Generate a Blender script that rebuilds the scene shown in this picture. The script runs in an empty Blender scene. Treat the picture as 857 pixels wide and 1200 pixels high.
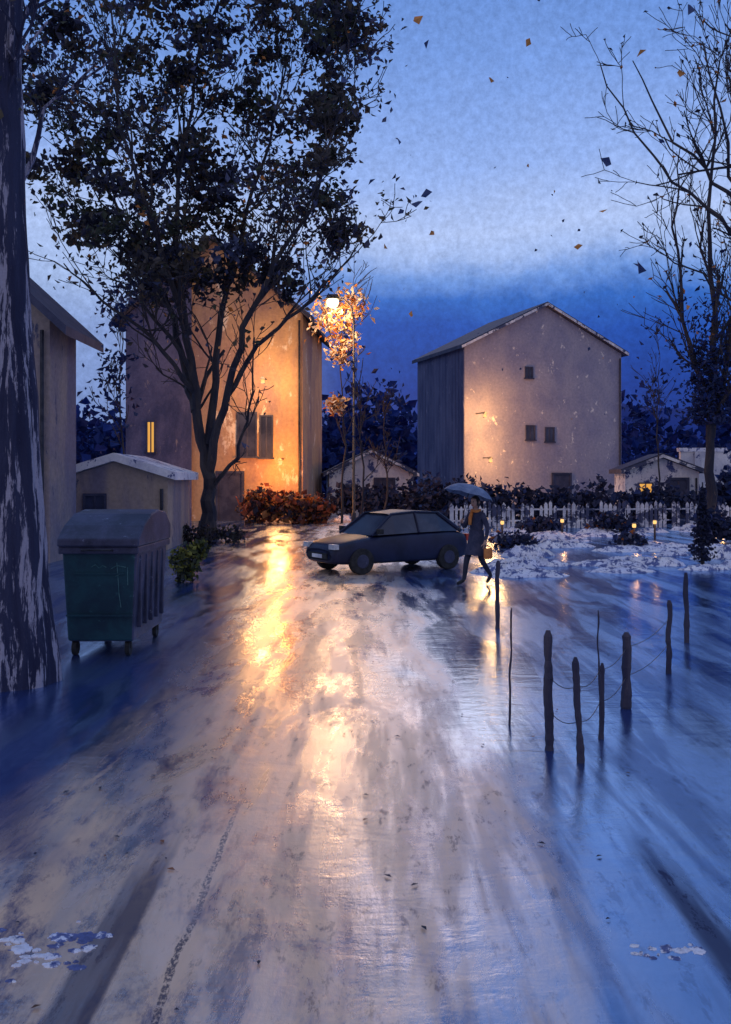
import bpy, math, random
from mathutils import Vector, Matrix, noise as mn
R = math.radians
scene = bpy.context.scene
scene.view_settings.view_transform = 'Standard'
scene.view_settings.look = 'None'
scene.view_settings.exposure = 0

# ------------------------------------------------------------ helpers
class NT:
    def __init__(s, tree):
        s.t = tree
    def n(s, typ, **kw):
        nd = s.t.nodes.new(typ)
        for k, v in kw.items():
            if k.startswith('i_'):
                nd.inputs[k[2:]].default_value = v
            else:
                setattr(nd, k, v)
        return nd
    def l(s, a, b):
        s.t.links.new(a, b)
    def m(s, op, a, b=None, c=None, clamp=False):
        nd = s.t.nodes.new('ShaderNodeMath'); nd.operation = op; nd.use_clamp = clamp
        for i, v in enumerate((a, b, c)):
            if v is None: continue
            if isinstance(v, (int, float)): nd.inputs[i].default_value = v
            else: s.l(v, nd.inputs[i])
        return nd.outputs[0]
    def ss(s, v, a, b):
        nd = s.t.nodes.new('ShaderNodeMapRange'); nd.interpolation_type = 'SMOOTHSTEP'
        s.l(v, nd.inputs[0]); nd.inputs[1].default_value = a; nd.inputs[2].default_value = b
        return nd.outputs[0]
    def mix(s, f, a, b):
        nd = s.t.nodes.new('ShaderNodeMix'); nd.data_type = 'RGBA'
        for i, v in ((0, f), (6, a), (7, b)):
            if isinstance(v, (int, float)): nd.inputs[i].default_value = v
            elif isinstance(v, tuple): nd.inputs[i].default_value = (*v[:3], 1)
            else: s.l(v, nd.inputs[i])
        return nd.outputs[2]
    def noise(s, vec, scale, detail=4, rough=.6, dist=0, mapscale=None, loc=(0,0,0)):
        mp = s.t.nodes.new('ShaderNodeMapping')
        mp.inputs['Scale'].default_value = mapscale or (1, 1, 1)
        mp.inputs['Location'].default_value = loc
        s.l(vec, mp.inputs[0])
        nd = s.t.nodes.new('ShaderNodeTexNoise')
        nd.inputs['Scale'].default_value = scale; nd.inputs['Detail'].default_value = detail
        nd.inputs['Roughness'].default_value = rough; nd.inputs['Distortion'].default_value = dist
        s.l(mp.outputs[0], nd.inputs['Vector'])
        return nd.outputs[0]

def new_mat(name):
    m = bpy.data.materials.new(name); m.use_nodes = True
    m.node_tree.nodes.clear()
    return m, NT(m.node_tree)

def mat_mottle(name, c1, c2, scale=2.0, rough=.85, c3=None, c3_at=(.6, .66), c3_scale=None, stretch=(1,1,1),
               bump=.3, metallic=0, spec=.4, vcol=False, trans=0, contrast=(.35, .65), grain=.25, coat=0):
    m, t = new_mat(name)
    tc = t.n('ShaderNodeTexCoord').outputs['Object']
    n1 = t.noise(tc, scale, 6, .65, .4, stretch)
    f = t.ss(n1, *contrast)
    col = t.mix(f, c1, c2)
    if c3:
        n2 = t.noise(tc, c3_scale or scale*3, 8, .75, .2, stretch, (3.1, 7.7, 1.3))
        col = t.mix(t.ss(n2, *c3_at), col, c3)
    if vcol:
        at = t.n('ShaderNodeVertexColor', layer_name='Col')
        mm = t.n('ShaderNodeMix', data_type='RGBA', blend_type='MULTIPLY'); mm.inputs[0].default_value = 1
        t.l(col, mm.inputs[6]); t.l(at.outputs[0], mm.inputs[7]); col = mm.outputs[2]
    if grain:
        n3 = t.noise(tc, scale*14, 3, .7, 0)
        g = t.m('MULTIPLY_ADD', n3, grain*2, 1-grain)
        mm = t.n('ShaderNodeMix', data_type='RGBA', blend_type='MULTIPLY'); mm.inputs[0].default_value = 1
        t.l(col, mm.inputs[6]); t.l(g, mm.inputs[7]); col = mm.outputs[2]
    b = t.n('ShaderNodeBsdfPrincipled')
    t.l(col, b.inputs['Base Color'])
    b.inputs['Roughness'].default_value = rough; b.inputs['Metallic'].default_value = metallic
    b.inputs['Specular IOR Level'].default_value = spec
    if coat: b.inputs['Coat Weight'].default_value = coat
    if bump:
        bp = t.n('ShaderNodeBump'); bp.inputs['Strength'].default_value = bump; bp.inputs['Distance'].default_value = .05
        t.l(t.noise(tc, scale*6, 6, .7, 0, stretch), bp.inputs['Height']); t.l(bp.outputs[0], b.inputs['Normal'])
    out = t.n('ShaderNodeOutputMaterial')
    if trans:
        tr = t.n('ShaderNodeBsdfTranslucent'); t.l(col, tr.inputs[0])
        mx = t.n('ShaderNodeMixShader'); mx.inputs[0].default_value = trans
        t.l(b.outputs[0], mx.inputs[1]); t.l(tr.outputs[0], mx.inputs[2]); t.l(mx.outputs[0], out.inputs[0])
    else:
        t.l(b.outputs[0], out.inputs[0])
    return m

def mat_emit(name, col, strength):
    m, t = new_mat(name)
    tc = t.n('ShaderNodeTexCoord').outputs['Object']
    n = t.noise(tc, 3, 3, .5)
    e = t.n('ShaderNodeEmission')
    t.l(t.mix(n, col, tuple(min(1, c*1.25+.03) for c in col)), e.inputs[0])
    e.inputs[1].default_value = strength
    o = t.n('ShaderNodeOutputMaterial'); t.l(e.outputs[0], o.inputs[0])
    return m

class MB:
    def __init__(s):
        s.v = []; s.f = []; s.mi = []; s.c = []
    def face(s, idx, mat=0, col=(1,1,1)):
        s.f.append(idx); s.mi.append(mat); s.c.append(col)
    def box(s, x0, x1, y0, y1, z0, z1, mat=0):
        b = len(s.v)
        s.v += [(x0,y0,z0),(x1,y0,z0),(x1,y1,z0),(x0,y1,z0),(x0,y0,z1),(x1,y0,z1),(x1,y1,z1),(x0,y1,z1)]
        for q in ((0,3,2,1),(4,5,6,7),(0,1,5,4),(1,2,6,5),(2,3,7,6),(3,0,4,7)):
            s.face(tuple(b+i for i in q), mat)
    def prism(s, poly, y0, y1, mat=0):
        b = len(s.v); n = len(poly)
        s.v += [(p[0], y0, p[1]) for p in poly] + [(p[0], y1, p[1]) for p in poly]
        s.face(tuple(b+i for i in range(n)), mat)
        s.face(tuple(b+n+i for i in reversed(range(n))), mat)
        for i in range(n):
            j = (i+1) % n
            s.face((b+j, b+i, b+n+i, b+n+j), mat)
    def tube(s, pts, rad, sides=6, mat=0, cap=True):
        pts = [Vector(p) for p in pts]; b = len(s.v); up = Vector((.13, .97, .2))
        for i, p in enumerate(pts):
            d = (pts[min(i+1, len(pts)-1)] - pts[max(i-1, 0)])
            d = d.normalized() if d.length > 1e-6 else Vector((0,0,1))
            a = d.cross(up)
            if a.length < .05: a = d.cross(Vector((1,0,0)))
            a.normalize(); c = d.cross(a)
            for k in range(sides):
                th = 2*math.pi*k/sides
                s.v.append(tuple(p + (a*math.cos(th) + c*math.sin(th))*rad[i]))
        for i in range(len(pts)-1):
            for k in range(sides):
                k2 = (k+1) % sides
                s.face((b+i*sides+k, b+i*sides+k2, b+(i+1)*sides+k2, b+(i+1)*sides+k), mat)
        if cap:
            s.face(tuple(b+k for k in reversed(range(sides))), mat)
            s.face(tuple(b+(len(pts)-1)*sides+k for k in range(sides)), mat)
    def leaf(s, p, size, rng, col, mat=0, asp=.55):
        d = Vector((rng.gauss(0,1), rng.gauss(0,1), rng.gauss(0,1))).normalized()
        e = d.cross(Vector((rng.gauss(0,1), rng.gauss(0,1), rng.gauss(0,1)))).normalized()
        p = Vector(p); b = len(s.v); k = d.cross(e)*size*.2
        s.v += [tuple(p - d*size*.5), tuple(p + e*size*asp*.5 + k - d*size*.1), tuple(p + d*size*.55), tuple(p - e*size*asp*.5 + k + d*size*.05)]
        s.face((b, b+1, b+2, b+3), mat, col)
    def obj(s, name, mats, parent=None, smooth=False, loc=(0,0,0), rot=0, vcol=False):
        me = bpy.data.meshes.new(name); me.from_pydata(s.v, [], s.f)
        for m in mats: me.materials.append(m)
        me.polygons.foreach_set('material_index', s.mi)
        if smooth: me.polygons.foreach_set('use_smooth', [True]*len(s.f))
        if vcol:
            ca = me.color_attributes.new('Col', 'FLOAT_COLOR', 'CORNER')
            data = []
            for f, c in zip(s.f, s.c): data += [c[0], c[1], c[2], 1.0]*len(f)
            ca.data.foreach_set('color', data)
        me.update()
        o = bpy.data.objects.new(name, me); scene.collection.objects.link(o)
        o.location = loc; o.rotation_euler = (0, 0, rot)
        if parent: o.parent = parent
        return o

def empty(name, loc=(0,0,0), rot=0):
    o = bpy.data.objects.new(name, None); scene.collection.objects.link(o)
    o.location = loc; o.rotation_euler = (0,0,rot); o.empty_display_size = .3
    return o

def bevel(o, w, seg=2):
    b = o.modifiers.new('Bevel', 'BEVEL'); b.width = w; b.segments = seg; b.limit_method = 'ANGLE'
    return o

def point_light(name, loc, power, col, size, parent=None):
    l = bpy.data.lights.new(name, 'POINT'); l.energy = power; l.color = col; l.shadow_soft_size = size
    o = bpy.data.objects.new(name, l); scene.collection.objects.link(o); o.location = loc
    if parent: o.parent = parent
    return o

# ------------------------------------------------------------ camera  (eye 2 m above the street)
cam = bpy.data.cameras.new('camera'); co = bpy.data.objects.new('camera', cam); scene.collection.objects.link(co)
co.location = (0, 0, 2); co.rotation_euler = (R(90), 0, 0)
cam.sensor_fit = 'VERTICAL'; cam.sensor_height = 24; cam.lens = 22; cam.shift_y = -.0333
cam.clip_end = 3000; scene.camera = co

# ------------------------------------------------------------ world sky (dusk)
SUN_EL, SUN_AZ = 16.0, -1.5
w = bpy.data.worlds.new('World'); scene.world = w; w.use_nodes = True
w.node_tree.nodes.clear(); t = NT(w.node_tree)
gen = t.n('ShaderNodeTexCoord').outputs['Generated']
sx = t.n('ShaderNodeSeparateXYZ'); t.l(gen, sx.inputs[0])
X, Y, Z = sx.outputs
nz = t.noise(gen, 3.2, 6, .62, .5, (1, 1, 1.6))
nm = t.noise(gen, 26, 5, .7, .3)
nf = t.noise(gen, 150, 4, .75)
zz = t.m('ADD', Z, t.m('MULTIPLY', t.m('SUBTRACT', nz, .5), .07))
zz = t.m('ADD', zz, t.m('MULTIPLY', t.m('SUBTRACT', nm, .5), .03))
def ramp(fac, stops):
    r = t.n('ShaderNodeValToRGB'); t.l(fac, r.inputs[0]); e = r.color_ramp.elements
    e[0].position = stops[0][0]; e[0].color = (*stops[0][1], 1)
    e[1].position = stops[-1][0]; e[1].color = (*stops[-1][1], 1)
    for p, c in stops[1:-1]:
        k = e.new(p); k.color = (*c, 1)
    return r.outputs[0]
upper = [(.26, (.40,.52,.84)), (.32, (.27,.41,.80)), (.40, (.17,.31,.71)), (.47, (.12,.25,.63)), (.56, (.17,.30,.66)), (1, (.24,.35,.66))]
bank = ramp(zz, [(0, (.008,.035,.22)), (.09, (.008,.04,.27)), (.155, (.014,.075,.40)), (.185, (.03,.13,.50)), (.21, (.14,.28,.67)), (.235, (.33,.46,.80))] + upper)
clear = ramp(zz, [(0, (.10,.17,.42)), (.15, (.22,.32,.62)), (.2, (.34,.46,.76))] + upper)
az = t.m('ADD', X, t.m('MULTIPLY', t.m('SUBTRACT', nz, .5), .15))
col = t.mix(t.ss(az, -.16, -.01), clear, bank)
# lighter sky added behind the viewer to brighten the house fronts
col = t.mix(t.ss(Y, .1, -.6), col, (.38, .39, .56))
g = t.m('ADD', t.m('MULTIPLY_ADD', nf, .9, .44), t.m('MULTIPLY', nm, .22))
mm = t.n('ShaderNodeMix', data_type='RGBA', blend_type='MULTIPLY'); mm.inputs[0].default_value = 1
t.l(col, mm.inputs[6]); t.l(g, mm.inputs[7])
bg1 = t.n('ShaderNodeBackground'); t.l(mm.outputs[2], bg1.inputs[0]); bg1.inputs[1].default_value = 1.06
sky = t.n('ShaderNodeTexSky', sky_type='NISHITA'); sky.sun_disc = False
sky.sun_elevation = R(SUN_EL); sky.sun_rotation = R(SUN_AZ)
bg2 = t.n('ShaderNodeBackground'); t.l(sky.outputs[0], bg2.inputs[0]); bg2.inputs[1].default_value = .0006
ad = t.n('ShaderNodeAddShader'); t.l(bg1.outputs[0], ad.inputs[0]); t.l(bg2.outputs[0], ad.inputs[1])
wo = t.n('ShaderNodeOutputWorld'); t.l(ad.outputs[0], wo.inputs[0])

sl = bpy.data.lights.new('sun', 'SUN'); sl.energy = .15; sl.angle = R(22); sl.color = (1, .70, .45)
so = bpy.data.objects.new('sun', sl); scene.collection.objects.link(so)
sd = Vector((math.sin(R(SUN_AZ))*math.cos(R(SUN_EL)), math.cos(R(SUN_AZ))*math.cos(R(SUN_EL)), math.sin(R(SUN_EL))))
so.rotation_euler = sd.to_track_quat('Z', 'Y').to_euler(); so.location = (0, 60, 60)

# ------------------------------------------------------------ ground
gm, t = new_mat('wet_asphalt')
tc = t.n('ShaderNodeTexCoord').outputs['Object']
sx = t.n('ShaderNodeSeparateXYZ'); t.l(tc, sx.inputs[0])
n1 = t.noise(tc, 1.3, 5, .62, .5, (1, .22, 1))
n2 = t.noise(tc, 2.6, 8, .75, .3, (1, .3, 1), (5, 2, 0))
n3 = t.noise(tc, 60, 4, .75, 0, (1, .5, 1))
n4 = t.noise(tc, 9, 8, .8, .2, (1, .35, 1), (1, 9, 0))
n5 = t.noise(tc, 3.2, 4, .6, .2, (1, .10, 1), (8, 3, 0))
puddle = t.ss(n1, .45, .55)
glow_lane = t.m('ADD', sx.outputs[0], t.m('MULTIPLY', t.m('SUBTRACT', n1, .5), 3.0))
glow_lane = t.m('MULTIPLY', t.ss(glow_lane, -2.4, -1.0), t.m('SUBTRACT', 1, t.ss(glow_lane, -.1, 1.1)))  # central strip that carries the painted warm streak
glow_lane = t.m('MAXIMUM', glow_lane, t.m('MULTIPLY', t.ss(sx.outputs[0], -.9, -1.5), t.m('SUBTRACT', 1, t.ss(sx.outputs[1], 4.2, 6))))
silt_glow = t.m('MULTIPLY', t.ss(n2, .36, .54), glow_lane)
colr = t.mix(silt_glow, (.024,.045,.16), (.72, .49, .32))  # pale silt with the warm reflected streak put into its colour
colr = t.mix(t.m('MULTIPLY', t.ss(n4, .56, .62), .4), colr, (.02, .03, .08))
tn = t.m('MULTIPLY', t.m('SUBTRACT', n2, .5), .12)
def strip(cx, hw, ymax):
    d = t.m('ABSOLUTE', t.m('SUBTRACT', t.m('ADD', sx.outputs[0], tn), cx))
    a = t.m('SUBTRACT', 1, t.ss(d, hw*.75, hw*1.15))
    b = t.m('SUBTRACT', 1, t.ss(sx.outputs[1], ymax*.8, ymax*1.1))
    return t.m('MULTIPLY', a, b)
tracks = t.m('MAXIMUM', strip(1.52, .10, 5.4), strip(-1.10, .10, 5.3))
tracks = t.m('MAXIMUM', tracks, t.m('MULTIPLY', strip(-.78, .016, 6.2), t.ss(n3, .4, .55)))
colr = t.mix(t.m('MULTIPLY', tracks, .85), colr, (.05, .06, .1))
di = t.n('ShaderNodeBsdfDiffuse'); t.l(colr, di.inputs[0])
gl = t.n('ShaderNodeBsdfGlossy'); 
t.l(t.mix(glow_lane, (.62, .78, 1.0), (1.0, .92, .86)), gl.inputs[0])  # reflections tinted warm inside the strip, bluer outside it
rg = t.m('MULTIPLY_ADD', t.m('SUBTRACT', 1, puddle), .14, .12)
rg = t.m('ADD', rg, t.m('MULTIPLY', silt_glow, .13))
rg = t.m('ADD', rg, t.m('MULTIPLY', tracks, .15))
t.l(rg, gl.inputs['Roughness'])
bp = t.n('ShaderNodeBump'); bp.inputs['Strength'].default_value = .3; bp.inputs['Distance'].default_value = .02
hh = t.m('ADD', t.m('MULTIPLY', t.noise(tc, 2.5, 4, .6, .3, (1, 1.8, 1)), .8), t.m('MULTIPLY', n3, .16))
t.l(hh, bp.inputs['Height']); t.l(bp.outputs[0], gl.inputs['Normal']); t.l(bp.outputs[0], di.inputs['Normal'])
fr = t.n('ShaderNodeFresnel'); fr.inputs[0].default_value = 1.8
ff = t.m('MULTIPLY_ADD', fr.outputs[0], .45, .58)
ff = t.m('SUBTRACT', ff, t.m('MULTIPLY', silt_glow, .20))
ff = t.m('SUBTRACT', ff, t.m('MULTIPLY', t.ss(n5, .45, .60), .30))
ff = t.m('SUBTRACT', ff, t.m('MULTIPLY', t.ss(n4, .54, .62), .14))
ff = t.m('SUBTRACT', ff, t.m('MULTIPLY', tracks, .30), clamp=True)
mx = t.n('ShaderNodeMixShader'); t.l(ff, mx.inputs[0]); t.l(di.outputs[0], mx.inputs[1]); t.l(gl.outputs[0], mx.inputs[2])
o = t.n('ShaderNodeOutputMaterial'); t.l(mx.outputs[0], o.inputs[0])
mb = MB(); mb.v = [(-700,-300,0),(700,-300,0),(700,1200,0),(-700,1200,0)]; mb.face((0,1,2,3))
mb.obj('wet_street', [gm])

# ------------------------------------------------------------ materials
bark = mat_mottle('bark_dark', (.018,.02,.035), (.06,.05,.05), 3, .9, c3=(.16,.12,.09), c3_at=(.60,.68), stretch=(1,1,.2), bump=.6)
bark_pale = mat_mottle('bark_streaked', (.014,.016,.05), (.035,.04,.09), 4, .9, c3=(.36,.34,.42), c3_at=(.53,.57), c3_scale=7, stretch=(1,1,.12), bump=.9)
leafm = mat_mottle('foliage', (.75,.75,.8), (1,1,1), 1.2, .8, vcol=True, trans=.25, bump=0, grain=0)
stucco_grey = mat_mottle('stucco_grey', (.22,.22,.31), (.33,.31,.36), .5, .9, c3=(.70,.64,.58), c3_at=(.60,.63), c3_scale=1.3, stretch=(1,1,.7), grain=.4)
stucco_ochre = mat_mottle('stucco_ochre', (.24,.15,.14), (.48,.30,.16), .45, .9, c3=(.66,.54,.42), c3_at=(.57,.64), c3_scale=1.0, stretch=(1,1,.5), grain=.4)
stucco_shade = mat_mottle('stucco_shade_violet', (.05,.055,.12), (.13,.12,.2), .7, .9, c3=(.28,.22,.22), c3_at=(.60,.66), c3_scale=1.5, stretch=(1,1,.5), grain=.4)  # violet tone holds the tree canopy's shade on the ochre house
stucco_beige = mat_mottle('stucco_beige', (.17,.15,.20), (.36,.28,.22), .6, .9, c3=(.06,.07,.13), c3_at=(.58,.64), stretch=(1,1,.3), grain=.4)
slate = mat_mottle('roof_slate', (.02,.025,.06), (.05,.055,.10), 1.5, .7, c3=(.3,.32,.42), c3_at=(.68,.72))
clad = mat_mottle('dark_side_cladding', (.05,.06,.13), (.10,.11,.19), 1.0, .85, c3=(.22,.22,.3), c3_at=(.60,.66), stretch=(1,1,.3))
trimw = mat_mottle('white_trim', (.45,.45,.5), (.8,.78,.75), 2, .6, c3=(.05,.06,.12), c3_at=(.50,.54), c3_scale=1.3)
glassd = mat_mottle('window_glass', (.015,.02,.05), (.04,.05,.1), 1, .3, spec=.4, bump=0)
glassl = mat_emit('lit_window', (1,.42,.08), .8)
snowm = mat_mottle('snow', (.66,.68,.80), (.86,.84,.84), 2, .7, c3=(.10,.13,.30), c3_at=(.50,.54), c3_scale=5)
plaster = mat_mottle('white_plaster', (.50,.50,.58), (.80,.78,.76), .7, .9, c3=(.05,.07,.2), c3_at=(.55,.58), c3_scale=1.8, stretch=(1,1,.7))
metald = mat_mottle('dark_metal', (.02,.022,.03), (.05,.05,.06), 6, .45, metallic=.5)
bulb = mat_emit('lamp_glass', (1,.68,.32), 6)
bulb2 = mat_emit('lantern_glass', (1,.50,.16), 1.4)

# ------------------------------------------------------------ houses
def house(name, loc, yaw, w, dep, eave, peak, wall, roof, wins=(), side_wins=(), door=None, chimney=None, ov=.55, fascia=True, apex=.5, cladding=None, shade_wing=None):
    root = empty(name, loc, yaw)
    ax = w*apex
    mb = MB(); mb.prism([(0,-.2),(w,-.2),(w,eave),(ax,peak),(0,eave)], 0, dep, 0)
    mb.obj('walls', [wall], root)
    if shade_wing:
        ww_, wm = shade_wing
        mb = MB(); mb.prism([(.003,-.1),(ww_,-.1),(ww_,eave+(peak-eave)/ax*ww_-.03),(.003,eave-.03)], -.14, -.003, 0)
        mb.obj('shade_bay', [wm], root)  # thin panel: shade on the left of the facade built as darker plaster
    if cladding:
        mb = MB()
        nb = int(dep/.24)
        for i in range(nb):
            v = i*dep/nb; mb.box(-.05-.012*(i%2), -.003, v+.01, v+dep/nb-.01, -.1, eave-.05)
        mb.obj('dark_side_boards', [cladding], root)  # boards added over the left side wall to make it darker
    mb = MB()
    for (ex, s) in ((0,-1),(w,1)):
        dx = ax-ex; sl = (peak-eave)/abs(dx)
        x_e = ex + s*ov; z_e = eave - sl*ov
        lo = .02; th = .22
        p = [(x_e, z_e+lo), (ax, peak+lo), (ax, peak+lo+th), (x_e, z_e+lo+th)]
        if s > 0: p = p[::-1]
        mb.prism(p, -ov, dep+ov, 0)
    mb.obj('roof', [roof], root)
    if fascia:
        mb = MB()
        for (ex, s) in ((0,-1),(w,1)):
            dx = ax-ex; sl = (peak-eave)/abs(dx)
            x_e = ex + s*ov; z_e = eave - sl*ov
            p = [(x_e, z_e+.02), (ax, peak+.02), (ax, peak+.17), (x_e, z_e+.17)]
            if s > 0: p = p[::-1]
            mb.prism(p, -ov-.05, -ov-.003, 0)
        mb.obj('bargeboards', [trimw], root)
    fr, gd, gl_ = MB(), MB(), MB()
    for (u, z, ww, hh, lit) in wins:
        q = -.14 if (shade_wing and u < shade_wing[0]) else 0
        (gl_ if lit else gd).box(u-ww/2, u+ww/2, q-.02, q+.02, z-hh/2, z+hh/2)
        f = .07
        fr.box(u-ww/2-f, u-ww/2, q-.06, q+.01, z-hh/2, z+hh/2); fr.box(u+ww/2, u+ww/2+f, q-.06, q+.01, z-hh/2, z+hh/2)
        fr.box(u-ww/2-f, u+ww/2+f, q-.06, q+.01, z+hh/2, z+hh/2+f); fr.box(u-ww/2-f-.05, u+ww/2+f+.05, q-.12, q+.01, z-hh/2-.08, z-hh/2)
        fr.box(u-.03, u+.03, q-.04, q+.012, z-hh/2, z+hh/2)
    for (v, z, ww, hh, lit) in side_wins:
        (gl_ if lit else gd).box(-.08, .02, v-ww/2, v+ww/2, z-hh/2, z+hh/2)
        f = .09
        fr.box(-.13, .07, v-ww/2-f, v-ww/2, z-hh/2, z+hh/2); fr.box(-.13, .07, v+ww/2, v+ww/2+f, z-hh/2, z+hh/2)
        fr.box(-.13, .07, v-ww/2-f, v+ww/2+f, z+hh/2, z+hh/2+f); fr.box(-.18, .12, v-ww/2-f, v+ww/2+f, z-hh/2-.1, z-hh/2)
    if door:
        u, ww, hh = door
        mb = MB(); mb.box(u-ww/2, u+ww/2, -.05, .01, 0, hh); mb.box(u-ww/2-.12, u-ww/2, -.1, .01, 0, hh+.12)
        mb.box(u+ww/2, u+ww/2+.12, -.1, .01, 0, hh+.12); mb.box(u-ww/2, u+ww/2, -.1, .01, hh, hh+.12)
        mb.obj('door', [slate], root)
    if fr.v: fr.obj('window_frames', [slate], root)
    if gd.v: gd.obj('window_panes', [glassd], root)
    if gl_.v: gl_.obj('lit_window_panes', [glassl], root)
    if chimney:
        u, v, ht = chimney
        mb = MB(); mb.box(u-.4, u+.4, v-.4, v+.4, peak-1.8, peak+ht); mb.box(u-.5, u+.5, v-.5, v+.5, peak+ht, peak+ht+.15)
        mb.obj('chimney', [wall], root)
    mb = MB(); mb.tube([(w-.15,-.1,eave-.3),(w-.15,-.1,0)], [.05,.05], 6)
    mb.obj('downpipe', [metald], root)
    return root

def lantern(root, x, y, z, power, col=(1,.55,.2), soft=.2):
    mb = MB()
    mb.box(x-.03, x+.03, y, 0, z+.15, z+.20, 0); mb.prism([(x-.13,z+.10),(x+.13,z+.10),(x,z+.22)], y-.13, y+.13, 0)
    mb.box(x-.07, x+.07, y-.07, y+.07, z-.08, z+.07, 1); mb.box(x-.09, x+.09, y-.09, y+.09, z-.12, z-.083, 0)
    mb.obj('wall_lantern', [metald, bulb2], root)
    point_light('wall_lantern_light', (x, y-.5, z), power, col, soft, root)

h = house('gabled_house', (5.8, 55, 0), R(18), 10.6, 7.5, 9.7, 12.35, stucco_grey, slate,
      wins=[(4.2,8.3,.4,.6,0),(4.3,4.7,.5,.8,0),(5.6,4.6,.5,.8,0)],
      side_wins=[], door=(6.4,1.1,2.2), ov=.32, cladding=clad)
lantern(h, .75, -1.2, 5.6, 560, (1,.46,.14), .5)
lantern(h, 1.2, -1.0, 3.0, 330, (1,.46,.14), .5)
h = house('ochre_house', (-11.2, 44, 0), R(-3), 8.3, 9, 9.6, 13.0, stucco_ochre, slate,
      wins=[(5.7,4.0,.8,2.0,0),(6.6,3.9,.5,1.9,0),(1.2,3.9,.3,1.4,1)],
      door=(4.9,1.1,2.2), chimney=(2.2,4,.6), cladding=None, fascia=False, shade_wing=(3.1, stucco_shade))
lantern(h, 6.6, -1.0, 6.4, 420, (1,.54,.22), .5)
lantern(h, 7.4, -1.0, 2.7, 460, (1,.36,.08), .4)
house('beige_house', (-15.4, 22, 0), 0, 8.0, 2.0, 5.75, 9.4, stucco_beige, slate,
      wins=[(7.0,4.3,.5,1.1,0)], side_wins=[], ov=.55, fascia=False)
house('garden_shed', (-1.9, 49, 0), R(4), 4.4, 4, 2.2, 3.3, plaster, slate, wins=[(1.2,1.3,.5,.6,0)], door=(2.9,.9,1.9), fascia=True, ov=.3)
house('garden_shed', (13.0, 47, 0), R(-5), 3.6, 3, 2.3, 3.0, plaster, slate, wins=[(1.0,1.4,.6,.6,1)], door=(2.6,.8,1.9), fascia=True, ov=.25)
house('low_outbuilding', (-8.4, 26, 0), R(2), 2.9, 4, 2.0, 2.45, stucco_beige, plaster, wins=[(.9,1.2,.5,.6,0)], fascia=False, ov=.25)

# garden wall
mb = MB(); mb.box(16.8, 40, 50, 50.3, -.1, 3.4, 0); mb.box(16.7, 40, 49.93, 50.37, 3.4, 3.6, 1)
for i in range(7): mb.box(17.5+i*3, 17.85+i*3, 49.85, 49.997, -.1, 3.38, 0)
mb.obj('garden_wall', [plaster, snowm])
# white picket fence
rng = random.Random(44); mb = MB()
x = 3.4
while x < 17:
    y = 37.0 + .12*(x-3.4)
    if rng.random() < .82:
        hh_ = 1.0+rng.uniform(-.12,.1); wd = rng.uniform(.05,.08)
        mb.prism([(x-wd,0),(x+wd,0),(x+wd,hh_-.1),(x,hh_),(x-wd,hh_-.1)], y, y+.03)
    x += .19
for z in (.3,.75):
    mb.tube([(3.3,37.08,z),(10,37.88,z-.02),(17,38.7,z)], [.035]*3, 6)
mb.obj('picket_fence', [trimw])
# small bollard lights along the verge
for i,(x,y) in enumerate([(6.6,31.5),(9.4,30.5),(12.2,33),(4.4,30.2),(8.1,28.3),(13.6,36)]):
    root = empty('garden_light', (x, y, 0))
    mb = MB(); mb.tube([(0,0,-.02),(0,0,.5)],[.035,.03],8); mb.tube([(0,0,.62),(0,0,.66)],[.09,.03],10)
    mb.obj('stem', [metald], root)
    mb = MB(); mb.tube([(0,0,.503),(0,0,.56),(0,0,.617)],[.05,.06,.05],10); mb.obj('lamp', [bulb2], root)
    point_light('garden_light_lamp', (0, -.25, .6), 9, (1,.42,.12), .05, root)

# ------------------------------------------------------------ distant masses
def clump(name, centers, n, size, cols, seed=1, mat=None, loc=(0,0,0), stems=None):
    rng = random.Random(seed); mb = MB()
    for (cx, cy, cz, rx, ry, rz, wgt) in centers:
        for i in range(int(n*wgt)):
            v = Vector((rng.gauss(0,1), rng.gauss(0,1), rng.gauss(0,1)))
            v = v.normalized()*min(1.15, abs(rng.gauss(.75,.25)))
            p = (cx+v.x*rx, cy+v.y*ry, max(.02, cz+v.z*rz))
            c = rng.choice(cols); k = rng.uniform(.6, 1.25)
            mb.leaf(p, size*rng.uniform(.5,1.5), rng, (c[0]*k, c[1]*k, c[2]*k), 0, .75)
    if stems:
        for s in stems: mb.tube(*s, 5, 1)
    return mb.obj(name, [leafm, bark], vcol=True, loc=loc)

rng = random.Random(7)
navy = [(.012,.025,.10), (.015,.04,.16), (.02,.02,.07), (.03,.05,.13)]
hedgec = [(.02,.035,.10), (.03,.05,.15), (.05,.055,.11), (.08,.09,.16), (.02,.02,.05)]
cs = []
for i in range(110):
    x = rng.uniform(-60, 75); y = rng.uniform(85, 125)
    hgt = rng.uniform(5, 10) + (3 if x > -5 else 0)
    cs.append((x, y, hgt*.5, rng.uniform(2,5), 2.5, hgt*.55, 1))
clump('distant_trees', cs, 260, 1.0, [(.01,.03,.16),(.012,.04,.22),(.015,.02,.12)], 3)
mb = MB(); nx = 120
hillm = mat_mottle('hill_blue', (.012,.03,.18), (.02,.06,.30), .02, 1, bump=0)
for i in range(nx+1):
    x = -420+i*7.5
    hgt = 14 + 16*mn.noise(Vector((x*.011, 3.3, 0))) + 5*mn.noise(Vector((x*.05, 1, 0))) + max(0, min(1, (x+40)/90))*8
    mb.v += [(x, 230, -1), (x, 250, hgt*.6), (x, 290, hgt)]
for i in range(nx):
    b = i*3
    mb.face((b, b+3, b+4, b+1)); mb.face((b+1, b+4, b+5, b+2))
mb.obj('hill', [hillm], smooth=True)

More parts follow.
